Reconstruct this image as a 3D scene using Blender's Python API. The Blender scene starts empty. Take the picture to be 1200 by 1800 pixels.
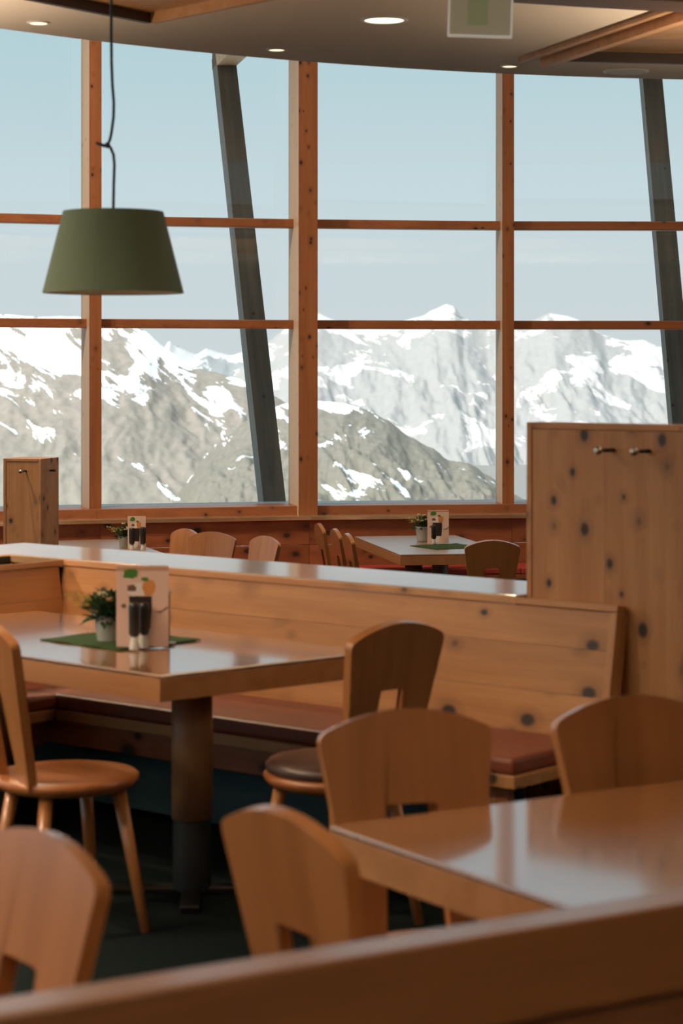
import bpy, bmesh, math, random
from mathutils import Vector, Matrix, noise
random.seed(7)
S = bpy.context.scene
COL = S.collection
PI = math.pi

# ---------------------------------------------------------------- camera
EYE, F = 1.65, 3800.0
cam_d = bpy.data.cameras.new('camera'); cam = bpy.data.objects.new('camera', cam_d); COL.objects.link(cam)
cam.location = (0, 0, EYE); cam.rotation_euler = (PI/2, 0, 0)
cam_d.sensor_fit = 'VERTICAL'; cam_d.sensor_height = 36; cam_d.sensor_width = 24
cam_d.lens = F/1800*36; cam_d.shift_y = -250/1800
cam_d.clip_start = 0.05; cam_d.clip_end = 40000
cam_d.dof.use_dof = True; cam_d.dof.focus_distance = 19.0; cam_d.dof.aperture_fstop = 5.0
S.camera = cam

# ---------------------------------------------------------------- sky, sun, exposure
W = bpy.data.worlds.new('world'); S.world = W; W.use_nodes = True
nt = W.node_tree; bg = nt.nodes['Background']
tc = nt.nodes.new('ShaderNodeTexCoord'); sp = nt.nodes.new('ShaderNodeSeparateXYZ')
rp = nt.nodes.new('ShaderNodeValToRGB')
nt.links.new(tc.outputs['Generated'], sp.inputs[0]); nt.links.new(sp.outputs['Z'], rp.inputs[0])
nt.links.new(rp.outputs[0], bg.inputs[0])
el = rp.color_ramp.elements
el[0].position = 0.0; el[0].color = (.61, .645, .665, 1)
el[1].position = 0.16; el[1].color = (.44, .60, .66, 1)
e = el.new(0.06); e.color = (.56, .64, .675, 1)
e = el.new(0.6); e.color = (.30, .50, .62, 1)
bg.inputs[1].default_value = 1.15
sun_d = bpy.data.lights.new('sun', 'SUN'); sun = bpy.data.objects.new('sun', sun_d); COL.objects.link(sun)
sun.rotation_euler = Vector((.50, .62, -.78)).to_track_quat('-Z', 'Y').to_euler()
sun_d.energy = 7.0; sun_d.angle = 0.01; sun_d.color = (1, .95, .88)
S.view_settings.view_transform = 'Standard'; S.view_settings.look = 'None'
S.view_settings.exposure = 0.0; S.view_settings.gamma = 1.0; S.view_settings.use_curve_mapping = False

# ---------------------------------------------------------------- helpers
def P(px, py, z):                     # a point on the horizontal plane z
    Y = F*(EYE-z)/(py-650.0); return Vector(((px-600)*Y/F, Y, z))
def Q(px, py, Y):                     # a point at depth Y
    return Vector(((px-600)*Y/F, Y, EYE-(py-650)*Y/F))

def link(o, parent=None):
    COL.objects.link(o)
    if parent is not None: o.parent = parent
    return o
def tag(o, label=None, cat=None, group=None, kind=None):
    if label: o['label'] = label
    if cat: o['category'] = cat
    if group: o['group'] = group
    if kind: o['kind'] = kind
    return o
def empty(name, loc=(0, 0, 0), rz=0, label=None, cat=None, group=None, kind=None):
    o = bpy.data.objects.new(name, None); link(o); o.location = loc; o.rotation_euler = (0, 0, rz)
    o.empty_display_size = .1
    return tag(o, label, cat, group, kind)
def obj(name, bm, mat, parent=None, bevel=0, smooth=False, seg=2):
    bmesh.ops.recalc_face_normals(bm, faces=bm.faces)
    me = bpy.data.meshes.new(name); bm.to_mesh(me); bm.free()
    me.materials.append(mat)
    if smooth:
        for p in me.polygons: p.use_smooth = True
    o = link(bpy.data.objects.new(name, me), parent)
    if bevel:
        m = o.modifiers.new('bevel', 'BEVEL'); m.width = bevel; m.segments = seg; m.limit_method = 'ANGLE'; m.angle_limit = math.radians(40)
        m.harden_normals = False
    return o
def box(bm, x0, x1, y0, y1, z0, z1, M=None):
    vs = [bm.verts.new((x, y, z)) for x in (x0, x1) for y in (y0, y1) for z in (z0, z1)]
    for f in ((0,1,3,2),(4,6,7,5),(0,4,5,1),(2,3,7,6),(0,2,6,4),(1,5,7,3)):
        bm.faces.new([vs[i] for i in f])
    if M is not None:
        for v in vs: v.co = M @ v.co
    return vs
def BX(x0, x1, y0, y1, z0, z1, M=None):
    bm = bmesh.new(); box(bm, x0, x1, y0, y1, z0, z1, M); return bm
def prism(bm, pts, z0, z1):           # vertical prism over plan polygon pts
    a = [bm.verts.new((p[0], p[1], z0)) for p in pts]; b = [bm.verts.new((p[0], p[1], z1)) for p in pts]
    n = len(pts)
    bm.faces.new(a[::-1]); bm.faces.new(b)
    for i in range(n): bm.faces.new((a[i], a[(i+1) % n], b[(i+1) % n], b[i]))
def PR(pts, z0, z1):
    bm = bmesh.new(); prism(bm, pts, z0, z1); return bm
def lathe(bm, prof, n=28, c=(0, 0, 0), cap=True):   # prof [(r,z)...]
    rings = []
    for r, z in prof:
        rings.append([bm.verts.new((c[0]+r*math.cos(2*PI*k/n), c[1]+r*math.sin(2*PI*k/n), c[2]+z)) for k in range(n)])
    for a, b in zip(rings, rings[1:]):
        for k in range(n): bm.faces.new((a[k], a[(k+1) % n], b[(k+1) % n], b[k]))
    if cap:
        bm.faces.new(rings[0][::-1]); bm.faces.new(rings[-1])
def LA(prof, n=28, c=(0, 0, 0), cap=True):
    bm = bmesh.new(); lathe(bm, prof, n, c, cap); return bm
def tube(bm, pts, rad, n=8):
    pts = [Vector(p) for p in pts]; rings = []
    for i, p in enumerate(pts):
        d = (pts[min(i+1, len(pts)-1)]-pts[max(i-1, 0)]).normalized()
        up = Vector((0, 0, 1)) if abs(d.z) < .9 else Vector((1, 0, 0))
        a = d.cross(up).normalized(); b = d.cross(a)
        r = rad[i] if isinstance(rad, (list, tuple)) else rad
        rings.append([bm.verts.new(p+a*r*math.cos(2*PI*k/n)+b*r*math.sin(2*PI*k/n)) for k in range(n)])
    for a, b in zip(rings, rings[1:]):
        for k in range(n): bm.faces.new((a[k], a[(k+1) % n], b[(k+1) % n], b[k]))
    bm.faces.new(rings[0][::-1]); bm.faces.new(rings[-1])
def TU(pts, rad, n=8):
    bm = bmesh.new(); tube(bm, pts, rad, n); return bm
def copy_tree(o, parent=None):
    c = o.copy(); COL.objects.link(c); c.parent = parent
    for ch in list(o.children): copy_tree(ch, c)
    return c

# ---------------------------------------------------------------- materials
def mat(name, col, rough=.5, metal=0, coat=0, emit=None, estr=0, spec=.5, trans=0):
    m = bpy.data.materials.new(name); m.use_nodes = True
    b = m.node_tree.nodes['Principled BSDF']
    b.inputs['Base Color'].default_value = (*col, 1); b.inputs['Roughness'].default_value = rough
    b.inputs['Metallic'].default_value = metal; b.inputs['Coat Weight'].default_value = coat
    b.inputs['Coat Roughness'].default_value = .1; b.inputs['Specular IOR Level'].default_value = spec
    b.inputs['Transmission Weight'].default_value = trans
    if emit: b.inputs['Emission Color'].default_value = (*emit, 1); b.inputs['Emission Strength'].default_value = estr
    return m
def N(nt, t, **kw):
    n = nt.nodes.new(t)
    for k, v in kw.items(): setattr(n, k, v)
    return n
def mixc(nt, fac, a, b, mode='MIX'):
    n = N(nt, 'ShaderNodeMix', data_type='RGBA', blend_type=mode)
    for s, v in ((0, fac), (6, a), (7, b)):
        if hasattr(v, 'is_linked') or hasattr(v, 'links'): nt.links.new(v, n.inputs[s])
        elif isinstance(v, (int, float)): n.inputs[s].default_value = v
        else: n.inputs[s].default_value = (*v, 1)
    return n.outputs[2]
def mapr(nt, v, a, b, c, d):
    n = N(nt, 'ShaderNodeMapRange'); nt.links.new(v, n.inputs[0])
    for i, q in enumerate((a, b, c, d)): n.inputs[i+1].default_value = q
    return n.outputs[0]
def wood(name, c1, c2, axis='z', knots=0.0, kscale=7.0, rough=.45, coat=0.0, crough=.12, band=1.0, kcol=(.035, .02, .012), cior=1.5):
    m = bpy.data.materials.new(name); m.use_nodes = True; nt = m.node_tree; L = nt.links.new
    b = nt.nodes['Principled BSDF']
    t = N(nt, 'ShaderNodeTexCoord'); info = N(nt, 'ShaderNodeObjectInfo')
    off = N(nt, 'ShaderNodeVectorMath', operation='SCALE'); off.inputs[0].default_value = (13.1, 7.7, 19.3)
    L(info.outputs['Random'], off.inputs['Scale'])
    add = N(nt, 'ShaderNodeVectorMath', operation='ADD'); L(t.outputs['Object'], add.inputs[0]); L(off.outputs[0], add.inputs[1])
    mp = N(nt, 'ShaderNodeMapping'); L(add.outputs[0], mp.inputs[0])
    s = {'x': (.9, 16, 16), 'y': (16, .9, 16), 'z': (16, 16, .9)}[axis]
    mp.inputs['Scale'].default_value = s
    # knots (spheres of a sparse cell pattern cut by the surface)
    mk = N(nt, 'ShaderNodeMapping'); L(add.outputs[0], mk.inputs[0])
    k = {'x': (.72, 1, 1), 'y': (1, .72, 1), 'z': (1, 1, .72)}[axis]
    mk.inputs['Scale'].default_value = k
    v = N(nt, 'ShaderNodeTexVoronoi'); v.inputs['Scale'].default_value = kscale; L(mk.outputs[0], v.inputs['Vector'])
    sc_ = N(nt, 'ShaderNodeSeparateColor'); L(v.outputs['Color'], sc_.inputs[0])
    dv = N(nt, 'ShaderNodeMath', operation='DIVIDE'); L(v.outputs['Distance'], dv.inputs[0]); L(mapr(nt, sc_.outputs[0], 0, 1, .38, 1.12), dv.inputs[1])
    dist = dv.outputs[0]
    # grain
    n1 = N(nt, 'ShaderNodeTexNoise'); n1.inputs['Scale'].default_value = 1.0*band; n1.inputs['Detail'].default_value = 5
    n1.inputs['Distortion'].default_value = .25; L(mp.outputs[0], n1.inputs['Vector'])
    n2 = N(nt, 'ShaderNodeTexNoise'); n2.inputs['Scale'].default_value = 7.0; n2.inputs['Detail'].default_value = 3; L(mp.outputs[0], n2.inputs['Vector'])
    g = N(nt, 'ShaderNodeMath', operation='MULTIPLY_ADD'); L(n2.outputs[0], g.inputs[0]); g.inputs[1].default_value = .35; L(n1.outputs[0], g.inputs[2])
    fac = mapr(nt, g.outputs[0], .48, .88, 0, 1)
    col = mixc(nt, fac, c1, c2)
    tone = mapr(nt, info.outputs['Random'], 0, 1, .9, 1.1)
    tv = N(nt, 'ShaderNodeVectorMath', operation='SCALE'); L(col, tv.inputs[0]); L(tone, tv.inputs['Scale']); col = tv.outputs[0]
    if knots > 0:
        halo = mapr(nt, dist, knots*.9, knots*2.2, .45, 0)
        col = mixc(nt, halo, col, tuple(q*.45 for q in c2))
        kf = mapr(nt, dist, knots*.55, knots, 1, 0)
        col = mixc(nt, kf, col, kcol)
    L(col, b.inputs['Base Color'])
    b.inputs['Roughness'].default_value = rough; b.inputs['Coat Weight'].default_value = coat; b.inputs['Coat Roughness'].default_value = crough; b.inputs['Coat IOR'].default_value = cior
    bp = N(nt, 'ShaderNodeBump'); bp.inputs['Strength'].default_value = .08; bp.inputs['Distance'].default_value = .004
    L(g.outputs[0], bp.inputs['Height']); L(bp.outputs[0], b.inputs['Normal'])
    return m

M = {}
PINE1, PINE2 = (.56, .28, .115), (.43, .19, .068)
M['pine_z'] = wood('knotty pine upright', PINE1, PINE2, 'z', .215, 10.5, .5, .15, .3)
M['pine_x'] = wood('knotty pine lengthwise', PINE1, PINE2, 'x', .21, 8.2, .5, .15, .3)
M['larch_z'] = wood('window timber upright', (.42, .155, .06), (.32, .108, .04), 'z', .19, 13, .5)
M['post_lit_sides'] = wood('post timber with lit sides', (.80, .60, .43), (.73, .52, .35), 'z', .10, 11, .55)  # paler than the post fronts: window light painted into the side colour
M['larch_x'] = wood('window timber lengthwise', (.40, .145, .058), (.30, .10, .04), 'x', .16, 10, .45, .2, .25)
M['wains'] = wood('wainscot boards', (.37, .125, .05), (.27, .085, .033), 'x', .25, 7.8, .45, .15, .3)
M['chair'] = wood('chair beech', (.45, .185, .062), (.34, .13, .038), 'z', 0, 5, .36, .7, .16, .8)
M['seat'] = wood('chair seat beech', (.40, .145, .045), (.30, .10, .03), 'x', 0, 5, .34, .5, .18, .8)
M['table_x'] = wood('table top oak', (.40, .185, .075), (.32, .14, .05), 'x', 0, 5, .25, 1.0, .08, .8, cior=3.8)
M['table_mid'] = wood('table top oak satin', (.38, .18, .075), (.31, .14, .055), 'x', 0, 5, .22, 1.0, .075, .8, cior=4.4)
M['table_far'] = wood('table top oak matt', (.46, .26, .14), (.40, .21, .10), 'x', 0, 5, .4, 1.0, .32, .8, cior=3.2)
M['table_edge'] = wood('table edge', (.46, .22, .095), (.36, .16, .06), 'x', 0, 5, .38, .3, .2, .9)
M['cap'] = wood('partition cap', (.56, .34, .19), (.48, .27, .14), 'x', 0, 5, .25, 1.0, .11, .7, cior=4.2)
M['post_round'] = wood('table column', (.33, .18, .085), (.20, .10, .045), 'z', 0, 5, .5, .1, .3, .5)
M['grey_wood'] = wood('weathered timber', (.20, .19, .17), (.12, .12, .11), 'z', .06, 6, .75)
M['roofwood'] = wood('roof boards', (.55, .36, .22), (.44, .27, .15), 'x', .05, 5, .6)
M['leather_red'] = mat('red-brown leather', (.23, .060, .032), .45)
M['leather_brown'] = mat('dark brown leather', (.075, .042, .034), .33)
M['red'] = mat('red upholstery', (.42, .05, .035), .6)
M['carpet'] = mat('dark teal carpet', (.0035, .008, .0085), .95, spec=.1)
M['kick'] = mat('blue-grey kick board', (.018, .05, .062), .7)
M['black'] = mat('black metal', (.012, .014, .014), .45)
M['steel'] = mat('brushed steel', (.62, .60, .56), .28, 1)
M['darksteel'] = mat('dark steel', (.07, .065, .06), .35, 1)
M['plaster'] = mat('ceiling plaster', (.83, .71, .59), .9, spec=.2)
M['wall'] = mat('added rear wall plaster', (.50, .36, .24), .9, spec=.2)
M['shade'] = mat('green lamp fabric', (.165, .225, .15), .75, spec=.25)
M['shade_in'] = mat('shade lining', (.75, .70, .60), .8)
M['cord'] = mat('dark blue-grey cord', (.03, .05, .055), .6)
M['trim_white'] = mat('white lamp trim', (.8, .77, .72), .4)
M['lamp_on'] = mat('lit lamp face', (1, .85, .6), .5, emit=(1, .72, .42), estr=3.0)
M['lamp_hot'] = mat('lit downlight face', (1, .9, .75), .5, emit=(1, .80, .58), estr=4.5)
M['green_cloth'] = mat('leaf green felt', (.045, .082, .032), .9, spec=.1)
M['pot'] = mat('grey ceramic pot', (.36, .37, .36), .5)
M['soil'] = mat('soil', (.03, .02, .015), .95)
M['leaf'] = mat('dark leaf', (.03, .075, .025), .6)
M['leaf2'] = mat('yellow-green sprig', (.34, .33, .07), .6)
M['petal'] = mat('peach petals', (.78, .52, .33), .7)
M['petal_y'] = mat('cream petals', (.75, .66, .45), .7)
M['card'] = mat('pink menu card', (.72, .50, .43), .45)
M['card_edge'] = mat('menu card back', (.55, .32, .22), .6)
M['print_dark'] = mat('printed dark drink', (.022, .012, .010), .45)
M['print_green'] = mat('printed herb', (.06, .19, .03), .45)
M['print_orange'] = mat('printed orange slice', (.62, .25, .07), .45)
M['print_white'] = mat('printed foam', (.78, .70, .66), .45)
M['print_brown'] = mat('printed shadow', (.17, .09, .06), .45)
M['mill'] = mat('black mill', (.012, .010, .010), .35)
M['salt'] = mat('clear shaker glass', (.58, .58, .57), .12, coat=.5)
M['concrete'] = mat('pale outer sill', (.66, .68, .70), .5)

def glass(name, tint, refl):
    m = bpy.data.materials.new(name); m.use_nodes = True; nt = m.node_tree; L = nt.links.new
    for n in list(nt.nodes): nt.nodes.remove(n)
    o = N(nt, 'ShaderNodeOutputMaterial'); mx = N(nt, 'ShaderNodeMixShader')
    tr = N(nt, 'ShaderNodeBsdfTransparent'); tr.inputs[0].default_value = (*tint, 1)
    gl = N(nt, 'ShaderNodeBsdfGlossy'); gl.inputs['Roughness'].default_value = .01
    fr = N(nt, 'ShaderNodeFresnel'); fr.inputs[0].default_value = refl
    L(fr.outputs[0], mx.inputs[0]); L(tr.outputs[0], mx.inputs[1]); L(gl.outputs[0], mx.inputs[2]); L(mx.outputs[0], o.inputs[0])
    return m
M['glass'] = glass('window glass', (.96, .98, .975), 1.35)
M['acrylic'] = glass('acrylic plate', (.86, .90, .80), 1.45)
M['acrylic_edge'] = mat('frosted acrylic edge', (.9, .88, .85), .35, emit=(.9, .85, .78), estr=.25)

def mountain_mat(name, r1, r2, g, snow, zs, zr, thr, stre, seed, ang):
    m = bpy.data.materials.new(name); m.use_nodes = True; nt = m.node_tree; L = nt.links.new
    b = nt.nodes['Principled BSDF']; b.inputs['Roughness'].default_value = .95; b.inputs['Specular IOR Level'].default_value = .05
    t = N(nt, 'ShaderNodeTexCoord')
    sep = N(nt, 'ShaderNodeSeparateXYZ'); L(t.outputs['Object'], sep.inputs[0])
    # snow streaks that run down the fall line
    mp = N(nt, 'ShaderNodeMapping'); mp.inputs['Rotation'].default_value = (0, ang, 0); L(t.outputs['Object'], mp.inputs[0])
    mq = N(nt, 'ShaderNodeMapping'); mq.inputs['Scale'].default_value = stre; mq.inputs['Location'].default_value = (seed, seed*.7, seed*1.3); L(mp.outputs[0], mq.inputs[0])
    n1 = N(nt, 'ShaderNodeTexNoise'); n1.inputs['Scale'].default_value = 1; n1.inputs['Detail'].default_value = 7; n1.inputs['Roughness'].default_value = .62; n1.inputs['Distortion'].default_value = .6
    L(mq.outputs[0], n1.inputs['Vector'])
    hz = mapr(nt, sep.outputs['Z'], zr[0], zr[1], zs[0], zs[1])
    a = N(nt, 'ShaderNodeMath', operation='ADD'); L(n1.outputs[0], a.inputs[0]); L(hz, a.inputs[1])
    sf = mapr(nt, a.outputs[0], thr, thr+.012, 0, 1)
    n2 = N(nt, 'ShaderNodeTexNoise'); n2.inputs['Scale'].default_value = stre[0]*9; n2.inputs['Detail'].default_value = 8; n2.inputs['Roughness'].default_value = .7
    L(t.outputs['Object'], n2.inputs['Vector'])
    rock = mixc(nt, mapr(nt, n2.outputs[0], .35, .65, 0, 1), r1, r2)
    n3 = N(nt, 'ShaderNodeTexNoise'); n3.inputs['Scale'].default_value = stre[0]*1.2; n3.inputs['Detail'].default_value = 4; L(t.outputs['Object'], n3.inputs['Vector'])
    gz = mapr(nt, sep.outputs['Z'], zr[0], (zr[0]+zr[1])/2, .6, 0)
    gm = N(nt, 'ShaderNodeMath', operation='MULTIPLY'); L(gz, gm.inputs[0]); L(mapr(nt, n3.outputs[0], .4, .6, 0, 1), gm.inputs[1])
    rock = mixc(nt, gm.outputs[0], rock, g)
    L(mixc(nt, sf, rock, snow), b.inputs['Base Color'])
    bp = N(nt, 'ShaderNodeBump'); bp.inputs['Strength'].default_value = .3; bp.inputs['Distance'].default_value = .22/stre[0]
    L(n2.outputs[0], bp.inputs['Height']); L(bp.outputs[0], b.inputs['Normal'])
    return m

# ---------------------------------------------------------------- building shell
CX, CY = 2.7, 2.75                     # centre of the round dining hall
def R(r, deg, z=0):
    a = math.radians(deg); return Vector((CX+r*math.sin(a), CY+r*math.cos(a), z))
def arc_box(r0, r1, z0, z1, a0, a1, n=1, bm=None):
    bm = bm or bmesh.new(); rows = []
    for i in range(n+1):
        a = a0+(a1-a0)*i/n
        rows.append([bm.verts.new(R(r, a, z)) for r, z in ((r0, z0), (r1, z0), (r1, z1), (r0, z1))])
    for p, q in zip(rows, rows[1:]):
        for k in range(4): bm.faces.new((p[k], p[(k+1) % 4], q[(k+1) % 4], q[k]))
    bm.faces.new(rows[0]); bm.faces.new(rows[-1][::-1])
    return bm
LOW = -.452                            # floor of the lower window terrace
md = Vector((math.cos(math.radians(-40)), math.sin(math.radians(-40)), 0))   # run of the partition
nd = Vector((-md.y, md.x, 0))                                              # away from the camera
P0 = Vector((-1.102, 8.60, 0))                                             # inner corner of the corner bench
def A(t, s, z=0): return P0+md*t+nd*s+Vector((0, 0, z))

# floors: upper level ends at the partition, terrace lies beyond
bm = PR([R(15.9, a).xy for a in (86, 100, 110, 120)]+[(16, -6), (-11, -6)]+[R(15.9, a).xy for a in (240, 252, 264, 276, 286)]+[A(-9.2, .2), A(12.2, .2)], -.12, 0)
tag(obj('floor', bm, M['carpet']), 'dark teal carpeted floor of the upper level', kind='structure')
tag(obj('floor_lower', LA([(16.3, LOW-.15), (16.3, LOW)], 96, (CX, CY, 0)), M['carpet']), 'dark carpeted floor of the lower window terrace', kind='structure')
# parapets out of view, plus closed walls added to block sky light from behind
tag(obj('wall_added_rear', BX(-11.0, 16.0, -6.2, -6.0, 0, 5.1), M['wall']), 'unseen warm rear wall added to block sky light', kind='structure')
tag(obj('wall_left', arc_box(15.9, 16.1, LOW, .5, -112, -36.7, 16), M['wains']), 'low wooden parapet of the left side', kind='structure')
tag(obj('wall_right', arc_box(15.9, 16.1, LOW, .5, 14.5, 66, 10), M['wains']), 'low wooden parapet of the right side', kind='structure')
tag(obj('wall_added_right_rear', arc_box(15.9, 16.1, LOW, 6.8, 66, 128, 12), M['wall']), 'unseen wall added to block sky reflections, right rear of the hall', kind='structure')
ROOF = 6.8
tag(obj('roof', LA([(20.0, ROOF), (20.0, ROOF+.3)], 96, (CX, CY, 0)), M['roofwood']), 'round boarded roof with a wide overhang', kind='structure')

# lower ceiling: plaster disc edge, with two boarded recesses
ZC = 3.25
cc, cr = (2.75, 5.93), 6.05
outer = []
for i in range(61):
    a = math.radians(-90+180*i/60); outer.append((cc[0]+cr*math.sin(a), cc[1]+cr*math.cos(a)))
outer += [(cc[0]+cr, -3.9), (cc[0]-cr, -3.9)]
def C2(px, py): p = P(px, py, ZC); return (p.x, p.y)
ca = C2(265, 36); cb = C2(72, -2); cb = (ca[0]+(cb[0]-ca[0])*3.2, ca[1]+(cb[1]-ca[1])*3.2)
ce = C2(452, -2); ce = (ca[0]+(ce[0]-ca[0])*3.2, ca[1]+(ce[1]-ca[1])*3.2)
recL = [ca, ce, (ca[0], ca[1]-3.6), cb]
da = C2(966, 103); db = C2(1200, 25); dcx = C2(1200, 108)
u = (Vector(db)-Vector(da)).normalized(); w = (Vector(dcx)-Vector(da)).normalized()
recR = [da, tuple(Vector(da)+w*2.4), tuple(Vector(da)+w*2.4+u*3.0), tuple(Vector(da)+u*3.0)]
bm = bmesh.new()
for loop in (outer, recL, recR):
    vs = [bm.verts.new((x, y, ZC)) for x, y in loop]
    for i in range(len(vs)): bm.edges.new((vs[i], vs[(i+1) % len(vs)]))
bmesh.ops.triangle_fill(bm, edges=bm.edges[:], use_beauty=True)
top = [bm.verts.new((x, y, ZC+.35)) for x, y in outer]; low = [v for v in bm.verts][:len(outer)]
n = len(outer)
for i in range(n): bm.faces.new((low[i], low[(i+1) % n], top[(i+1) % n], top[i]))
bm.faces.new(top)
ceil = tag(obj('ceiling', bm, M['plaster']), 'taupe plaster ceiling with a curved edge', kind='structure')
def recess(loop, h, nb, dark=()):
    L_ = [Vector((x, y, 0)) for x, y in loop]
    for i in range(4):
        a, b = L_[i], L_[(i+1) % 4]; d = (b-a).normalized(); nn = Vector((-d.y, d.x, 0))
        c = sum(L_, Vector())/4
        if nn.dot(c-a) > 0: nn = -nn
        bm = PR([a, b, b+nn*.03, a+nn*.03], ZC-.012, ZC+h)
        obj('recess_board', bm, M['recess_shade'] if i in dark else M['chair_panel'], ceil)
    for k in range(nb):
        f0, f1 = k/nb+.002, (k+1)/nb-.002
        q = [L_[0].lerp(L_[3], f0), L_[1].lerp(L_[2], f0), L_[1].lerp(L_[2], f1), L_[0].lerp(L_[3], f1)]
        obj('ceiling_plank', PR(q, ZC+h-.02, ZC+h), M['ceil_plank'], ceil)
M['recess_shade'] = wood('recess shade board', (.055, .032, .022), (.04, .022, .016), 'x', 0)  # near-black wood paints the shade on the backlit recess sides
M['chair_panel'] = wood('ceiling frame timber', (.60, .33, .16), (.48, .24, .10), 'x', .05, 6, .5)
M['ceil_plank'] = wood('ceiling boards', (.56, .32, .16), (.44, .23, .10), 'x', .10, 5.5, .5)
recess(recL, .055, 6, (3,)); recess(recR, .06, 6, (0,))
# timber strips fixed along the near edge of the right recess
uu = Vector((u.x, u.y, 0)); ww = Vector((w.x, w.y, 0)); D0 = Vector((da[0], da[1], 0))
s0 = tag(obj('trim_1', PR([D0, D0+uu*3, D0+uu*3-ww*.05, D0-ww*.05], ZC-.045, ZC+.0), M['chair_panel']), 'pale timber edge strip of the ceiling recess', kind='structure')
a0 = D0-ww*.13
tag(obj('trim_2', PR([a0, a0+uu*3, a0+uu*3-ww*.035, a0-ww*.035], ZC-.022, ZC), M['chair_panel']), 'thin timber strip on the ceiling beside the recess', kind='structure')
# dark beam that crosses the ceiling nearer to the camera
b0, b1, b2 = C2(760, -12), C2(1000, 6), C2(1290, 28)
bl = [P(700, -18, ZC-.12), P(830, 0, ZC-.12), P(1010, 12, ZC-.12), P(1210, 23, ZC-.12), P(1400, 30, ZC-.12)]
tag(obj('trim_3', PR([(p.x, p.y) for p in bl]+[(p.x, p.y-.25) for p in bl[::-1]], ZC-.12, ZC), wood('dark beam', (.13, .065, .035), (.09, .045, .025), 'x', 0)), 'dark curved timber beam under the ceiling', kind='structure')

# window posts, transoms and panes
posts = [-36.7+6.4*k for k in range(9)]
posts = [p+.05 for p in posts]
posts = [-36.65, -30.25, -23.9, -17.5, -11.05, -4.7, 1.7, 8.1, 14.5]
for i, a in enumerate(posts):
    big = i % 2 == 0
    wdt, dep = (.157, .50) if big else (.098, .36)
    rr = 16.05
    o = obj('trim_%d' % (4+i), BX(-wdt/2, wdt/2, -dep, 0, LOW, ROOF), M['post_lit_sides'], None, .004)
    obj('post_front', BX(-wdt/2-.001, wdt/2+.001, -dep-.022, -dep, LOW, ROOF), M['larch_z'], o, .002)  # separate slab keeps the darker front tone apart from the painted bright sides
    o.location = R(rr, a, 0); o.rotation_euler = (0, 0, -math.radians(a))
    tag(o, 'broad knotty timber window post' if big else 'slim knotty timber window post', kind='structure')
T1, T2 = 2.885, 2.033                  # transom heights
SILL = .512
for i in range(8):
    a0, a1 = posts[i], posts[i+1]
    m_ = (a0+a1)/2
    root = empty('window_%d' % (i+1), R(16, m_, SILL), 0, 'tall three-light window bay between timber posts', kind='structure')
    def loc(o): o.parent = root; o.location = -root.location; return o
    for z0, z1 in ((SILL, T2), (T2, T1), (T1, ROOF)):
        loc(obj('pane', arc_box(16.0, 16.012, z0, z1, a0, a1), M['glass']))
    hw = math.degrees(.055/16)
    for z in (T2, T1):
        loc(obj('transom', arc_box(15.80, 15.94, z-.037, z+.037, a0+hw*(.4 if i % 2 else .5), a1-hw*.4), M['larch_x'], None, .006))
    loc(obj('bottom_rail', arc_box(15.62, 16.0, .40, SILL, a0, a1), M['larch_x'], None, .004))
    loc(obj('outer_sill', arc_box(16.03, 16.35, SILL-.06, SILL-.005, a0, a1), M['concrete']))

# ---------------------------------------------------------------- wall bench under the windows (terrace)
wb = empty('window_bench', R(15.2, -8, LOW), 0, 'long built-in wooden bench with knotty back under the windows', 'bench')
def wl(o): o.parent = wb; o.location = -wb.location; return o
for i in range(8):
    a0, a1 = posts[i]+.003, posts[i+1]-.003
    wl(obj('shelf_board', arc_box(15.42, 15.62, .405, .440, a0-.03, a1+.03), M['cap'], None, .004))
    wl(obj('back_board', arc_box(15.47, 15.50, .20, .404, a0, a1), M['wains'], None, .003))
    wl(obj('back_board', arc_box(15.47, 15.50, 0.02, .197, a0, a1), M['wains'], None, .003))
    wl(obj('seat_board', arc_box(15.0, 15.47, -.06, -.025, a0-.03, a1+.03), M['wains']))
    wl(obj('seat_cushion', arc_box(15.0, 15.44, -.025, .03, a0, a1), M['red'], None, .012))
    wl(obj('plinth', arc_box(15.15, 15.5, LOW, -.06, a0-.03, a1+.03), M['black']))

# ---------------------------------------------------------------- raking timber columns outside
def raking(px, label):
    # foot on the radius 16.6, head 2.9 m further out
    az = None
    best = min((abs(R(16.6, a/50).x/R(16.6, a/50).y-(px-600)/F), a/50) for a in range(-1500, 1500))
    az = best[1]
    o = empty('raking_column', R(16.6, az, LOW), 0, label, 'column', 'raking columns outside the windows')
    f = R(16.42, az, .2); h = R(19.5, az, 4.75)
    d = (h-f); Ln = d.length; zax = d.normalized(); xax = Vector((math.cos(math.radians(az)), -math.sin(math.radians(az)), 0)); yax = zax.cross(xax)
    mt = Matrix((xax, yax, zax)).transposed().to_4x4(); mt.translation = f
    c = obj('shaft', BX(-.10, .10, -.13, .13, -.75, Ln+.15), M['grey_wood'], o, .004)
    c.matrix_parent_inverse = Matrix.Identity(4); c.matrix_local = Matrix.Translation(-o.location) @ mt
    b = obj('roof_beam', BX(-.10, .10, -3.9, .16, 4.70, 5.12), M['roofwood'], o, .004)
    b.matrix_local = Matrix.Translation(-o.location+R(19.5, az, 0)) @ Matrix.Rotation(-math.radians(az), 4, 'Z')
    return o
raking(478, 'grey weathered raking timber column outside, left of the broad window post')
raking(1209, 'grey weathered raking timber column outside at the right picture edge')

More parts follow.
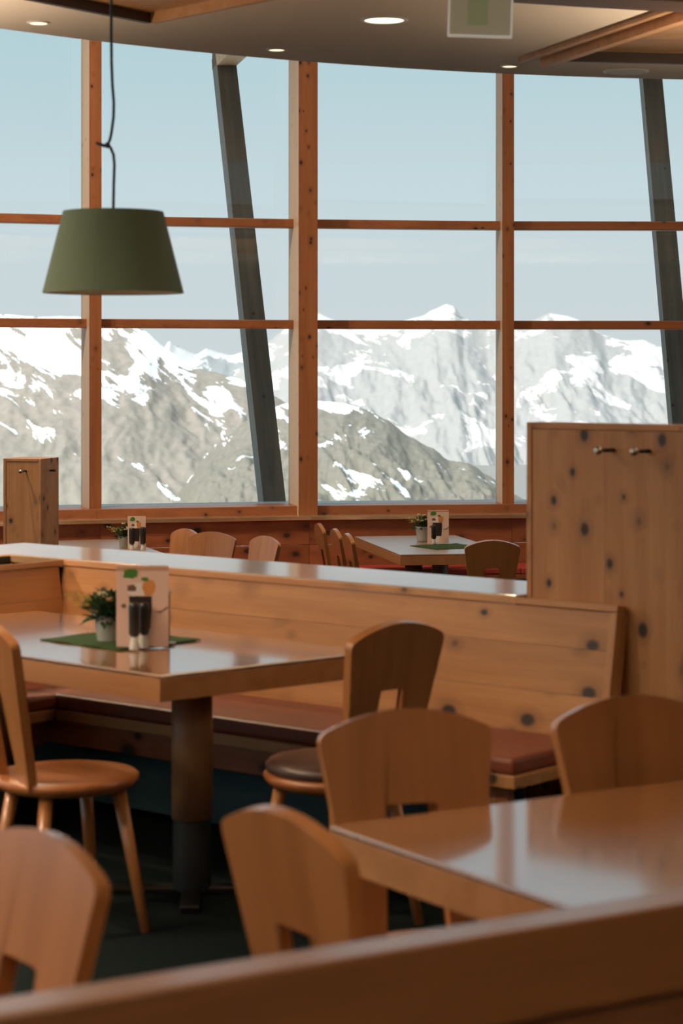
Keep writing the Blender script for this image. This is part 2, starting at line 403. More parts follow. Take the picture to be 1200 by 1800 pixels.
# ---------------------------------------------------------------- low partition with corner bench
pt = empty('low_partition', A(.9, .2, LOW), 0, 'low wooden partition with broad glossy cap behind the corner bench', 'partition')
def pl(o): o.parent = pt; o.location = -pt.location; return o
def frame_obj(name, bm_local, m, parent, origin, xdir, bevel=0):
    """mesh given in a local frame (x along xdir, y to its left, z up) at origin, parented to an unrotated root"""
    o = obj(name, bm_local, m, None, bevel)
    o.parent = parent; ang = math.atan2(xdir.y, xdir.x)
    o.location = Vector(origin)-parent.location; o.rotation_euler = (0, 0, ang)
    return o
CAP = .90
frame_obj('cap', BX(-.32, 2.20, -.005, .43, CAP-.035, CAP), M['cap'], pt, A(0, 0), md, .005)
frame_obj('body', BX(-.28, 2.195, .045, .40, LOW, CAP-.037), M['pine_x'], pt, A(0, 0), md)
# the branch towards the left: a second cap behind an open trough, its shade made with black sheets
lb = A(-.31, .0)
frame_obj('cap', BX(-.43, 1.7, -.40, .0, CAP-.013, CAP-.001), M['cap'], pt, A(-.32, 0), -nd, .005)
frame_obj('body', BX(-.38, 1.7, -.37, -.03, LOW, CAP-.014), M['pine_x'], pt, A(-.32, 0), -nd)
frame_obj('trough_shade', BX(.0, 1.7, -.028, -.008, .6, CAP-.0135), M['black'], pt, A(-.31, 0), -nd)
frame_obj('trough_shade', BX(-.03, -.007, -.008, .262, .6, CAP-.036), M['black'], pt, A(-.31, 0), -nd)
frame_obj('trough_shade_floor', BX(0, 1.7, 0, .262, .80, .815), M['black'], pt, A(-.31, 0), -nd)

cb_ = empty('corner_bench', A(.6, -.3, 0), 0, 'L-shaped wooden corner bench with red-brown cushion around the laid table', 'bench')
# reclined back of the long arm: three boards plus frame strips
def back(origin, xdir, length, n_, z0=.45, z1=.895, rec=.075, thick=.03, first=0.0, rails=True):
    """board wall reclined away from the sitter; local y>0 is away"""
    ang = math.atan2(rec, z1-z0)
    hh = math.hypot(rec, z1-z0)
    out = []
    base = Matrix.Rotation(math.atan2(xdir.y, xdir.x), 4, 'Z')
    tilt = Matrix.Rotation(-ang, 4, 'X')
    org = Vector(origin)
    for k in range(n_):
        v0, v1 = hh*k/n_+.0004, hh*(k+1)/n_-.0004
        o = obj('back_board', BX(first, length-.03, 0, thick, v0, min(v1, hh-.026)), M['pine_x'], cb_, .0008)
        o.matrix_local = Matrix.Translation(org-cb_.location) @ base @ tilt
        out.append(o)
    o = obj('top_strip', BX(first, length, -.008, thick+.012, hh-.024, hh), M['pine_x'], cb_, .003)
    o.matrix_local = Matrix.Translation(org-cb_.location) @ base @ tilt
    if rails:
        o = obj('end_strip', BX(length-.028, length, -.008, thick+.03, 0, hh-.025), M['pine_z'], cb_, .003)
        o.matrix_local = Matrix.Translation(org-cb_.location) @ base @ tilt
back(A(0, -.075, .45), md, 2.60, 3)
back(A(-.005, 0, .45)-nd*1.7-md*(-.075), nd, 1.70, 3, rails=False)
# seats: L-shaped, wooden board + cushion + kick board
def bench_seat(origin, xdir, x0, x1, y0, y1):
    frame_obj('seat_board', BX(x0, x1, y0, y1, .375, .415), M['pine_x'], cb_, origin, xdir, .004)
    frame_obj('seat_cushion', BX(x0+.01, x1-.01, y0+.005, y1-.01, .415, .468), M['leather_red'], cb_, origin, xdir, .014)
    frame_obj('under_rail', BX(x0, x1-.06, y0+.05, y0+.085, .28, .372), M['wains'], cb_, origin, xdir, .003)
    frame_obj('kick_board', BX(x0, x1-.1, y0+.16, y0+.19, .06, .375), M['kick'], cb_, origin, xdir)
bench_seat(A(0, -.06), md, 0, 2.56, -.46, -.0)
bench_seat(A(.06, 0)-nd*1.7, nd, 0, 1.23, -.46, -.0)
for t in (2.42,):
    frame_obj('leg', BX(-.03, .03, -.03, .03, 0, .375), M['pine_z'], cb_, A(t, -.44), md)

# ---------------------------------------------------------------- coat panels
def coat_panel(origin, xdir, wdt, z0, z1, thick, hooks, label, hooklen=.075, hz=.085, side=False):
    o = empty('coat_panel', Vector((origin.x, origin.y, z0)), math.atan2(xdir.y, xdir.x), label, 'coat panel')
    hgt = z1-z0
    nb = max(1, round(wdt/.28))
    for k in range(nb):
        obj('plank', BX(.022+(wdt-.044)*k/nb+.0003, .022+(wdt-.044)*(k+1)/nb-.0003, 0, thick-.004, .02, hgt-.022), M['pine_z'], o, .0006)
    obj('side_strip', BX(0, .021, -.004, thick, .0, hgt), M['pine_z'], o, .003)
    obj('side_strip', BX(wdt-.021, wdt, -.004, thick, .0, hgt), M['pine_z'], o, .003)
    obj('top_strip', BX(.0215, wdt-.0215, -.004, thick, hgt-.021, hgt), M['pine_x'], o, .003)
    for hx in hooks:
        hk = obj('hook', TU([(hx, 0.002, hgt-hz), (hx-.004, -hooklen, hgt-hz)], [.007, .006], 10), M['darksteel'], o, 0, True)
        obj('knob', LA([(.001, -.014), (.010, -.012), (.0145, -.004), (.0145, .004), (.010, .012), (.001, .014)], 14), M['steel'], hk, 0, True)
        hk.children[0].location = (hx-.005, -hooklen-.006, hgt-hz); hk.children[0].rotation_euler = (PI/2, 0, 0)
    return o
coat_panel(A(2.205, .050), md, .615, 0, 1.475, .085, (.34, .475), 'tall knotty pine coat panel with two round hooks at the bench end')
lp = Q(6, 805, 15.0)
o = coat_panel(Vector((lp.x, lp.y, 0)), Vector((math.cos(-.28), math.sin(-.28), 0)), .285, LOW, 1.035, .30, (.17,), 'narrow pine coat panel with one dark hook on the terrace, left', .07, .085)
hk = obj('hook', TU([(.28, .15, 1.40), (.325, .15, 1.40)], [.007, .009], 8), M['darksteel'], o)

# ---------------------------------------------------------------- tables
def quad_table(name, c4, ztop, floor, th, label, legs, group=None, leg_r=.065, top='table_x'):
    """c4: four plan corners in order, first edge gives the grain direction of the top"""
    c4 = [Vector((p[0], p[1], 0)) for p in c4]
    cen = sum(c4, Vector())/4
    d = (c4[2]-c4[1]).normalized(); ang = math.atan2(d.y, d.x)
    o = empty(name, (cen.x, cen.y, floor), ang, label, 'table', group)
    inv = Matrix.Rotation(-ang, 3, 'Z')
    q = [inv @ (p-cen) for p in c4]
    H = ztop-floor
    obj('table_top', PR(q, H-.012, H), M[top], o, .004)
    for i in range(4):
        a, b = q[i], q[(i+1) % 4]
        dd = (b-a).normalized(); nn = Vector((-dd.y, dd.x, 0))
        if nn.dot(-a) < 0: nn = -nn
        obj('edge_board', PR([a, b, b+nn*.03-dd*.03, a+nn*.03+dd*.03], H-th, H-.0125), M['table_edge'], o, .0015)
    obj('underside', PR([p*.93 for p in q], H-th+.02, H-.0125), M['post_round'], o)
    for (lx, ly) in legs:
        l = inv @ (Vector((lx, ly, 0))-cen)
        col = obj('column', LA([(leg_r, .235), (leg_r, H-th+.02)], 32, (l.x, l.y, 0)), M['post_round'], o, 0, False)
        for p in col.data.polygons: p.use_smooth = len(p.vertices) == 4
        obj('lower_column', LA([(leg_r*.93, .012), (leg_r*.93, .235)], 28, (l.x, l.y, 0)), M['black'], o, 0)
        b = bmesh.new()
        for rz in (PI/4, -PI/4):
            box(b, -.27, .27, -.03, .03, 0, .022, Matrix.Translation(l) @ Matrix.Rotation(rz, 4, 'Z'))
        obj('foot_cross', b, M['darksteel'], o, .004)
    return o
Nn, Rr, Bb = P(281, 1187, .75), P(665, 1144.4, .75), P(67.5, 1073.7, .75)
Ll = Vector((-1.80, 7.56, .75))
mid_table = quad_table('dining_table', [Nn, Rr, Bb, Ll], .75, 0, .08, 'large pale wooden table with flowers and menu in front of the corner bench', [(-.472, 6.83), (-1.22, 7.56)], top='table_mid')
Cn = P(579, 1451, .75); ex = Vector((.849, .528, 0)); ey = Vector((.531, -.847, 0))
near_table = quad_table('dining_table', [Cn, Cn+ey*.84, Cn+ey*.84+ex*1.7, Cn+ex*1.7], .75, 0, .08, 'bare glossy wooden table in the right foreground', [tuple((Cn+ey*.42+ex*.45).xy), tuple((Cn+ey*.42+ex*1.25).xy)])
FT = .298
Nf, Lf, Bf = P(703.5, 974.8, FT), P(622.7, 942.8, FT), P(800, 940.5, FT)
Rf = Nf+(Bf-Lf)
far_table = quad_table('dining_table', [Nf, Rf, Bf, Lf], FT, LOW, .08, 'small-looking far table with flowers and menu beneath the window, centre right', [tuple((Nf*.78+Bf*.22).xy), tuple((Nf*.3+Bf*.7).xy)], top='table_far')
la = Vector((-.31, .95, 0)).normalized(); lbv = Vector((.95, .31, 0)).normalized()
lc = Vector((-1.87, 16.35, FT))
c4 = [lc-la*.85+lbv*.41, lc+la*.85+lbv*.41, lc+la*.85-lbv*.41, lc-la*.85-lbv*.41]
left_table = quad_table('dining_table', [c4[3], c4[0], c4[1], c4[2]], FT, LOW, .08, 'far table behind the partition on the left carrying menu and mills', [tuple((lc-la*.45).xy), tuple((lc+la*.45).xy)], top='table_far')

# ---------------------------------------------------------------- chairs
def round_poly(pts, rads, seg=6):
    out = []; n = len(pts)
    for i in range(n):
        p = Vector(pts[i]); a = Vector(pts[i-1]); b = Vector(pts[(i+1) % n]); r = rads[i]
        if r <= 0: out.append(p); continue
        da_, db_ = (a-p).normalized(), (b-p).normalized()
        r = min(r, (a-p).length*.49, (b-p).length*.49)
        s, e_ = p+da_*r, p+db_*r
        for k in range(seg+1):
            t = k/seg; out.append((1-t)**2*s+2*t*(1-t)*p+t*t*e_)
    return out
def board_outline():
    H_, hw0, hw1, arc = .435, .135, .197, .05
    pts = [(-hw0, 0), (-hw1, H_)]; rad = [0, .045]
    for k in range(1, 10):
        t = k/10; x = -hw1+2*hw1*t; pts.append((x, H_+arc*(1-(2*t-1)**2))); rad.append(0)
    pts += [(hw1, H_), (hw0, 0), (.072, 0), (.062, .284), (-.062, .284), (-.072, 0)]
    rad += [.045, 0, 0, .016, .016, 0]
    return round_poly(pts, rad)
def make_chair(label, cushion, group=None):
    o = empty('dining_chair', (0, 0, 0), 0, label, 'chair', group)
    # seat (origin at floor under the seat centre, chair faces +y)
    st = obj('seat', LA([(.165, .412), (.205, .425), (.216, .440), (.216, .452), (.208, .458), (.15, .456), (.001, .454)], 40), M['seat'], o, 0, True)
    if cushion:
        obj('seat_cushion', LA([(.19, .456), (.208, .462), (.212, .478), (.20, .492), (.15, .500), (.08, .503), (.001, .504)], 40), M['leather_brown'], o, 0, True)
    for sx in (-1, 1):
        for sy in (-1, 1):
            obj('leg', TU([(sx*.115, sy*.115, .42), (sx*.175, sy*.175, 0.0)], [.0215, .0155], 12), M['chair'], o, 0, True)
    bm = bmesh.new(); out = board_outline(); th = .028
    fr = [bm.verts.new((x, 0, z)) for x, z in out]; bk = [bm.verts.new((x, -th, z)) for x, z in out]
    bm.faces.new(fr); bm.faces.new(bk[::-1])
    for i in range(len(out)): bm.faces.new((fr[i], bk[i], bk[(i+1) % len(out)], fr[(i+1) % len(out)]))
    bmesh.ops.triangulate(bm, faces=[f for f in bm.faces if len(f.verts) > 4])
    b = obj('backrest', bm, M['chair'], o, .006)
    b.location = (0, -.150, .448); b.rotation_euler = (math.radians(11), 0, 0)
    return o
proto = {}
def chair(x, y, face, label, z=0, cushion=False, group=None, like=None):
    """face: compass of the facing direction in degrees, 0 = +X, 90 = +Y"""
    if cushion not in proto:
        o = make_chair(label, cushion, group); proto[cushion] = o
    else:
        o = copy_tree(proto[cushion]); o['label'] = label
        if group: o['group'] = group
        elif 'group' in o: del o['group']
    o.location = (x, y, z); o.rotation_euler = (0, 0, math.radians(face-90)); o.scale = (1, 1, 1)
    return o
def chair_back(xc, yc, face, label, off=.235, **kw):
    """placed by the plan position of the upper edge of its backrest"""
    a = math.radians(face); return chair(xc+off*math.cos(a), yc+off*math.sin(a), face, label, **kw)
chair(-.815, 6.40, 32, 'wooden chair with bare round seat at the left picture edge, by the laid table')
chair_back(.150, 6.27, 135, 'wooden chair with brown leather cushion at the end of the laid table', cushion=True)
chair_back(.140, 4.63, -73, 'wooden chair behind the glossy foreground table, near its left corner')
chair_back(.645, 4.82, -65, 'wooden chair behind the glossy foreground table at the right picture edge')
chair_back(-.082, 3.585, 33, 'wooden chair seen from behind at the left end of the foreground table')
chair_back(-.480, 3.40, 216, 'wooden chair cropped by the bottom left corner, turned away from the others')
G1 = 'chairs at the far left table'; G2 = 'chairs along the left side of the far right table'
z = LOW
chair_back(-1.165, 16.05, 215, 'leftmost of the three far chairs behind the partition, left of centre', z=z, group=G1)
chair_back(-.945, 15.75, 245, 'middle, widest of the three far chairs behind the partition', z=z, group=G1)
chair_back(-.550, 15.35, 213, 'far chair standing apart, right of the pair behind the partition', z=z, group=G1)
chair_back(-.155, 16.62, 10, 'farthest of three chairs seen edge-on left of the far table', z=z, group=G2)
chair_back(-.030, 16.05, 10, 'middle of three chairs seen edge-on left of the far table', z=z, group=G2)
chair_back(.060, 15.60, 10, 'nearest of three chairs seen edge-on left of the far table', z=z, group=G2)
chair_back(1.045, 15.0, 95, 'dark backlit chair seen from behind beside the tall coat panel', z=z)

# ---------------------------------------------------------------- foreground bench back
fx = Vector((.857, .515, 0)); fn = Vector((-.515, .857, 0)); F0 = Vector((0, 2.755, 0))
fb = empty('foreground_bench', F0, math.atan2(fx.y, fx.x), 'dark wooden bench back running across the bottom of the picture', 'bench')
obj('top_rail', BX(-1.2, 2.2, -.005, .065, .775, .90), wood('front rail wood', (.36, .14, .046), (.27, .10, .032), 'x', 0, 5, .4, 1.0, .18, .8, cior=2.4), fb, .005)
for k in range(3):
    obj('back_board', BX(-1.2, 2.2, .012, .042, .40+.125*k+.001, .40+.125*(k+1)-.001), wood('front board wood', (.24, .10, .045), (.18, .07, .03), 'x', 0, 5, .45, .3, .2, .8) if k == 0 else bpy.data.materials['front board wood'], fb, .002)
obj('seat_board', BX(.55, 2.2, .055, .45, .41, .45), M['pine_x'], fb, .004)
obj('plinth', BX(-1.2, 2.2, .01, .055, 0, .40), M['black'], fb)

# ---------------------------------------------------------------- pendant lamp
ly = 7.2
lc_ = Q(199, 515, ly)
lamp = empty('pendant_lamp', lc_, 0, 'green fabric pendant lamp on a knotted cord above the laid table', 'lamp')
r0, r1, hh = 124*ly/F, 88*ly/F, 143*ly/F
bm = bmesh.new(); lathe(bm, [(r0, 0), (r1, hh), (r1-.006, hh), (r0-.006, 0), (r0, 0)], 64, cap=False)
bmesh.ops.remove_doubles(bm, verts=bm.verts, dist=1e-5)
obj('lamp_shade', bm, M['shade'], lamp, 0, False)
obj('shade_lining', LA([(r0-.008, .003), (r1-.008, hh-.003)], 64, cap=False), M['shade_in'], lamp)
b = bmesh.new(); tube(b, [(-r1+.007, 0, hh-.05), (r1-.007, 0, hh-.05)], .003); tube(b, [(0, -r1+.007, hh-.05), (0, r1-.007, hh-.05)], .003)
obj('shade_spider', b, M['black'], lamp)
obj('socket', LA([(.02, hh-.13), (.022, hh-.12), (.022, hh-.05), (.010, hh-.035)], 20), M['black'], lamp, 0, True)
obj('bulb', LA([(.002, hh-.23), (.03, hh-.215), (.038, hh-.19), (.03, hh-.155), (.016, hh-.13)], 20), M['print_white'], lamp, 0, True)
cp = [(199, 470), (199, 372), (200, 320), (201, 290), (199.5, 272), (194, 259), (189, 255)]
cord1 = [Q(x, y, ly)-lc_ for x, y in cp]
cp2 = [(189, 255), (193, 246), (196, 232), (199.5, 205), (200, 180), (197.5, 150), (196, 110), (195.5, 60), (195.5, 0)]
cord2 = [Q(x, y, ly)-lc_ for x, y in cp2]; cord2.append(Vector((cord2[-1].x, 0, ZC+.14-lc_.z)))
obj('cord', TU(cord1+cord2[1:], .0050, 8), M['cord'], lamp, 0, True)
obj('cord_tail', TU([Q(191, 256, ly)-lc_, Q(182, 256, ly)-lc_, Q(169, 251, ly)-lc_], [.006, .006, .005], 8), M['cord'], lamp, 0, True)
kn = obj('cord_knot', LA([(.002, -.010), (.009, -.006), (.010, .002), (.006, .009), (.002, .011)], 12), M['cord'], lamp, 0, True); kn.location = Q(189, 255.5, ly)-lc_

# pendant copies added out of view as fill light for room and ceiling
for (x, y, e_) in ((-2.75, 8.6, 290), (2.75, 9.2, 330), (3.6, 6.2, 210), (-2.9, 5.2, 210), (2.0, .2, 210), (-1.6, -1.6, 150)):
    o = copy_tree(lamp); o.location = (x, y, lc_.z); o['label'] = 'unseen green pendant lamp added as fill light'; o['group'] = 'added fill pendants out of view'
    ld = bpy.data.lights.new('fill_light', 'POINT'); ld.energy = e_; ld.color = (1, .80, .58); ld.shadow_soft_size = .04
    lo = bpy.data.objects.new('fill_light', ld); link(lo, o); lo.location = (0, 0, hh-.09)
    for ch in list(o.children):
        if ch.name.startswith(('bulb.', 'socket')): bpy.data.objects.remove(ch)
# ---------------------------------------------------------------- ceiling lights, disc, sign
def downlight(px, py, dia, label, hot, group='recessed ceiling downlights', lit=True):
    c = P(px, py, ZC); r = dia/2
    o = empty('downlight', (c.x, c.y, ZC), 0, label, 'ceiling light', group)
    obj('trim_ring', LA([(r*.80, -.004), (r*.84, -.009), (r*.98, -.006), (r, .0), (r*.80, .0), (r*.80, -.004)], 40, cap=False), M['trim_white'], o, 0, True)
    if lit: obj('lamp_face', LA([(r*.80, -.0035), (r*.80, -.001)], 40), M['lamp_hot' if hot else 'lamp_on'], o)
    if lit:
        ld = bpy.data.lights.new('downlight_lamp', 'SPOT'); ld.energy = 55 if hot else 16; ld.color = (1, .78, .52); ld.spot_size = 1.9; ld.spot_blend = .6; ld.shadow_soft_size = r*.7
        lo = bpy.data.objects.new('lamp_light', ld); link(lo, o); lo.location = (0, 0, -.02)
    return o
DL = downlight(675, 34, .222, 'large round lit downlight near the top centre of the ceiling', True)
downlight(67, 39, .105, 'small lit downlight at the left end of the ceiling edge', False)
downlight(486, 86, .100, 'small lit downlight left of the broad window post', False)
downlight(895, 115, .098, 'small lit downlight right of centre near the ceiling edge', False)
def fill_downlight(x, y, z, dia, energy, label, group):
    proto_ = DL
    o = copy_tree(proto_); o.location = (x, y, z); o['label'] = label; o['group'] = group
    for ch in o.children:
        if ch.type == 'LIGHT':
            ch.data = ch.data.copy(); ch.data.energy = energy; ch.data.spot_size = 2.6
    return o
for (x, y, e_) in ((-3.0, -1.5, 200), (-3.0, .8, 200), (-3.0, 3.1, 200), (-3.0, 5.4, 320), (-2.9, 7.4, 140), (-1.2, 4.4, 45), (-.6, -1.8, 70), (.8, .2, 70), (2.4, -1.6, 70)):  # unseen downlights added to brighten the room
        fill_downlight(x, y, ZC, .222, e_, 'unseen round downlight added above the camera as fill light', 'added fill downlights above the camera')
for a, e_ in ((-36, 700), (-28, 600), (-18, 70), (-10, 60), (-2, 60), (6, 60), (14, 60)):  # unseen spots added to light the terrace chairs and posts
    p = R(13.0, a); fill_downlight(p.x, p.y, ROOF, .222, e_*1.5, 'unseen round downlight added under the high terrace roof as fill light', 'added fill downlights under the terrace roof')
c = P(1100, 125, ZC)
sp_ = empty('ceiling_speaker', (c.x, c.y, ZC), 0, 'white round unlit ceiling speaker at the upper right', 'speaker')
obj('rim', LA([(.104, -.010), (.118, -.006), (.122, 0), (.104, 0), (.104, -.010)], 40, cap=False), M['trim_white'], sp_, 0, True)
obj('grille', LA([(.103, -.008), (.103, -.002)], 40), mat('speaker grille', (.93, .91, .88), .7), sp_)
# hanging acrylic sign seen from its blank side
sy = 8.0
s1, s2 = Q(786, 64, sy), Q(899, 69, sy+.02)
wd = s2.x-s1.x
sg = empty('hanging_sign', Vector((s1.x, sy, s1.z)), 0, 'clear acrylic sign plate hanging from the ceiling', 'sign')
ht = ZC-s1.z
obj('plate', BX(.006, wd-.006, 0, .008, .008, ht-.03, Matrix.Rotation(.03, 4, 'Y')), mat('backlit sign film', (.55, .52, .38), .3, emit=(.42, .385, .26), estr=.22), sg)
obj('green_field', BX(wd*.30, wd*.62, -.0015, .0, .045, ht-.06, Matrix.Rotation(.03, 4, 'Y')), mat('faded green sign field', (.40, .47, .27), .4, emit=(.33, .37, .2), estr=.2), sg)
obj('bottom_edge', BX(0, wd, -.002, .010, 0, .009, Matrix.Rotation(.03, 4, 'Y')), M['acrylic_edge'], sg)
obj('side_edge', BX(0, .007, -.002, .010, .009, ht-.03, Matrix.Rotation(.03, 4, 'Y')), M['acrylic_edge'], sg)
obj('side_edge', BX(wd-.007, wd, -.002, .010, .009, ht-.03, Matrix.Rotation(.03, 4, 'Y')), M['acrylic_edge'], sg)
obj('ceiling_mount', BX(0, wd, -.02, .03, ht-.03, ht), M['trim_white'], sg)

# ---------------------------------------------------------------- table-top things
def mat_cloth(c, side_a, side_b, ang, label, z):
    bm = bmesh.new(); n = 14; vs = []
    for i in range(n+1):
        for j in range(n+1):
            x, y = side_a*(i/n-.5), side_b*(j/n-.5)
            vs.append(bm.verts.new((x, y, .0025+.0015*math.sin(x*40+y*25))))
    for i in range(n):
        for j in range(n):
            k = i*(n+1)+j; bm.faces.new((vs[k], vs[k+n+1], vs[k+n+2], vs[k+1]))
    o = obj('table_mat', bm, M['green_cloth']); o.location = (c[0], c[1], z); o.rotation_euler = (0, 0, ang)
    s = o.modifiers.new('s', 'SOLIDIFY'); s.thickness = .003; s.offset = -.5
    return tag(o, label, 'table mat')
def menu(c, z, w, h, ang, label):
    o = empty('menu_card', (c[0], c[1], z), ang, label, 'menu')
    lean = .05
    T = Matrix.Rotation(-lean, 4, 'X')
    obj('front_leaf', BX(-w/2, w/2, 0, .002, 0, h, T), M['card'], o)
    bk = Matrix.Translation((0, .045, 0)) @ Matrix.Rotation(lean*2.6, 4, 'X')
    obj('rear_leaf', BX(-w/2, w/2, -.001, .001, 0, h*.985, bk), M['card_edge'], o)
    def pr(nm, pts, m, dy):
        bm = bmesh.new(); a = [bm.verts.new(T @ Vector((x*w/2, -dy, zz*h))) for x, zz in pts]; b = [bm.verts.new(T @ Vector((x*w/2, 0, zz*h))) for x, zz in pts]
        bm.faces.new(a); 
        for i in range(len(a)): bm.faces.new((a[i], b[i], b[(i+1) % len(a)], a[(i+1) % len(a)]))
        bmesh.ops.triangulate(bm, faces=[f for f in bm.faces if len(f.verts) > 4])
        return obj(nm, bm, m, o)
    def blob(cx, cz, rx, rz, n=14, j=.22, s=0):
        rnd = random.Random(s); return [(cx+rx*math.cos(2*PI*k/n)*(1+rnd.uniform(-j, j)), cz+rz*math.sin(2*PI*k/n)*(1+rnd.uniform(-j, j))) for k in range(n)]
    pr('printed_drink', [(-.52, .62), (.36, .62), (.36, .50), (.30, .22), (-.42, .22), (-.48, .45)], M['print_dark'], .0006)
    pr('printed_foam', blob(-.22, .70, .36, .085, 16, .2, 3), M['print_white'], .0008)
    pr('printed_orange_slice', blob(.24, .72, .26, .105, 14, .15, 5), M['print_orange'], .0010)
    pr('printed_dark_berry', blob(-.42, .72, .20, .05, 10, .3, 9), M['print_brown'], .0011)
    pr('printed_herb', blob(-.46, .90, .30, .075, 14, .3, 7), M['print_green'], .0012)
    pr('printed_herb', blob(.10, .83, .16, .03, 10, .3, 8), M['print_green'], .0012)
    pr('printed_shadow', [(.45, .43), (.72, .44), (.98, .50), (.98, .47), (.7, .41)], M['print_brown'], .0006)
    pr('printed_shadow', blob(-.72, .50, .10, .03, 9, .3, 11), M['print_brown'], .0006)
    pr('printed_glass_foot', [(-.30, .22), (.18, .22), (.12, .04), (-.30, .04)], M['print_white'], .0006)
    return o
def mill(c, z, label, h=.155, r=.016, group=None):
    o = empty('spice_mill', (c[0], c[1], z), 0, label, 'mill', group)
    obj('glass_base', LA([(r*1.05, 0), (r*1.1, .004), (r*.85, .02), (r*.70, .042)], 20), M['salt'], o, 0, True)
    obj('mill_body', LA([(r*.8, .042), (r*1.15, .052), (r*1.2, h-.012), (r*1.0, h), (.002, h+.002)], 20), M['mill'], o, 0, True)
    return o
def leafm(bm, p, d, ln, wd_):
    d = d.normalized(); side = d.cross(Vector((0, 0, 1))); side = side.normalized() if side.length > .01 else Vector((1, 0, 0))
    up = side.cross(d)
    a = bm.verts.new(p); b = bm.verts.new(p+d*ln*.5+side*wd_+up*wd_*.3); c = bm.verts.new(p+d*ln-up*ln*.1); e_ = bm.verts.new(p+d*ln*.5-side*wd_+up*wd_*.3); m_ = bm.verts.new(p+d*ln*.5-up*wd_*.2)
    bm.faces.new((a, b, m_)); bm.faces.new((b, c, m_)); bm.faces.new((c, e_, m_)); bm.faces.new((e_, a, m_))
def flowerpot(c, z, label, seed, petal='petal', h=.085, r=.048, bushy=1.0, sprig=True):
    rnd = random.Random(seed)
    o = empty('potted_flowers', (c[0], c[1], z), 0, label, 'potted plant')
    obj('pot', LA([(r*.78, 0), (r*.8, .003), (r, h-.006), (r*1.02, h), (r*.92, h), (r*.90, h-.012)], 32), M['pot'], o, 0, True)
    obj('soil', LA([(r*.9, h-.014), (r*.9, h-.010)], 24), M['soil'], o)
    bm = bmesh.new()
    for k in range(int(240*bushy)):
        th, ph = rnd.uniform(0, 2*PI), rnd.uniform(-.1, 1.35)
        d = Vector((math.cos(th)*math.cos(ph), math.sin(th)*math.cos(ph), math.sin(ph)))
        p = Vector((0, 0, h-.01))+d*rnd.uniform(.012, .072)
        leafm(bm, p, d+Vector((rnd.uniform(-.5, .5), rnd.uniform(-.5, .5), rnd.uniform(-.3, .4))), rnd.uniform(.028, .050), rnd.uniform(.008, .014))
    obj('foliage', bm, M['leaf'], o)
    for k in range(7):
        th = rnd.uniform(0, 2*PI); rr = rnd.uniform(.01, .05)
        q = Vector((math.cos(th)*rr, math.sin(th)*rr-.02, h+rnd.uniform(.035, .095)))
        st = obj('flower_stem', TU([(q.x*.4, q.y*.4, h), q], .0015, 6), M['leaf'], o)
        bm = bmesh.new()
        for j in range(9):
            a = 2*PI*j/9; el_ = .3+.7*(j % 2)
            leafm(bm, q, Vector((math.cos(a), math.sin(a), el_)), .020, .008)
        obj('flower_head', bm, M[petal] if k % 2 else M['petal_y'], st)
    if sprig:
        for k in range(3):
            e_ = Vector((-.10-.02*k, -.02+.02*k, h+.03+.018*k)); st = obj('sprig', TU([(0, 0, h), (-.05, 0, h+.04+.01*k), e_], .0015, 6), M['leaf2'], o)
            bm = bmesh.new()
            for j in range(7):
                p = Vector((-.05, 0, h+.04+.01*k)).lerp(e_, j/6); leafm(bm, p, Vector((rnd.uniform(-1, .2), rnd.uniform(-1, 1), rnd.uniform(-.2, 1))), .018, .006)
            obj('sprig_leaves', bm, M['leaf2'], st)
    return o
zt = .7505
tang = math.radians(137)
mc = (P(77, 1119, zt)+P(352, 1130, zt))/2
mat_cloth((mc.x, mc.y-.02), .40, .36, tang, 'green felt mat under the menu on the laid table', zt)
mpos = P(250, 1137, zt+.006)
menu((mpos.x, mpos.y), zt+.006, .168, .262, .03, 'pink menu card with dark drink picture on the laid table')
p_ = P(236, 1142, zt+.005); mill((p_.x, p_.y), zt+.005, 'left black spice mill before the menu on the laid table', .150, .0155)
p_ = P(252, 1138, zt+.005); mill((p_.x+.004, p_.y-.012), zt+.005, 'right black spice mill before the menu on the laid table', .145, .0135)
p_ = P(191, 1126, zt+.005); flowerpot((p_.x, p_.y), zt+.005, 'grey flower pot with dark foliage and cream blossoms on the laid table', 4, bushy=1.4)
p_ = P(297, 1131, zt+.005)
st_ = empty('menu_stand', (p_.x, p_.y, zt+.005), 0, 'thin metal stand with ball top beside the menu on the laid table', 'stand')
obj('rod', TU([(0, 0, .004), (0, 0, .165)], .0028, 8), M['darksteel'], st_)
bl_ = bmesh.new(); bmesh.ops.create_uvsphere(bl_, u_segments=14, v_segments=10, radius=.0085); o = obj('ball', bl_, M['steel'], st_, 0, True); o.location = (0, 0, .168)
obj('base', LA([(.022, 0), (.022, .003), (.006, .006)], 20), M['steel'], st_)
# far right table
zf = FT+.0005
q_ = P(768, 964, zf)
mat_cloth((q_.x+.08, q_.y+.15), .42, .40, .5, 'green mat on the far table, centre right', zf)
q_ = P(770, 956.5, zf); menu((q_.x, q_.y), zf+.005, .165, .258, .02, 'small-looking pink menu card on the far table, centre right')
q_ = P(762, 957.5, zf); mill((q_.x, q_.y-.02), zf+.005, 'black spice mill before the menu on the far table, centre right', .15, .0165)
q_ = P(743, 952, zf); flowerpot((q_.x, q_.y), zf+.005, 'grey pot with peach flowers on the far table, centre right', 9, h=.115, r=.058, bushy=.7)
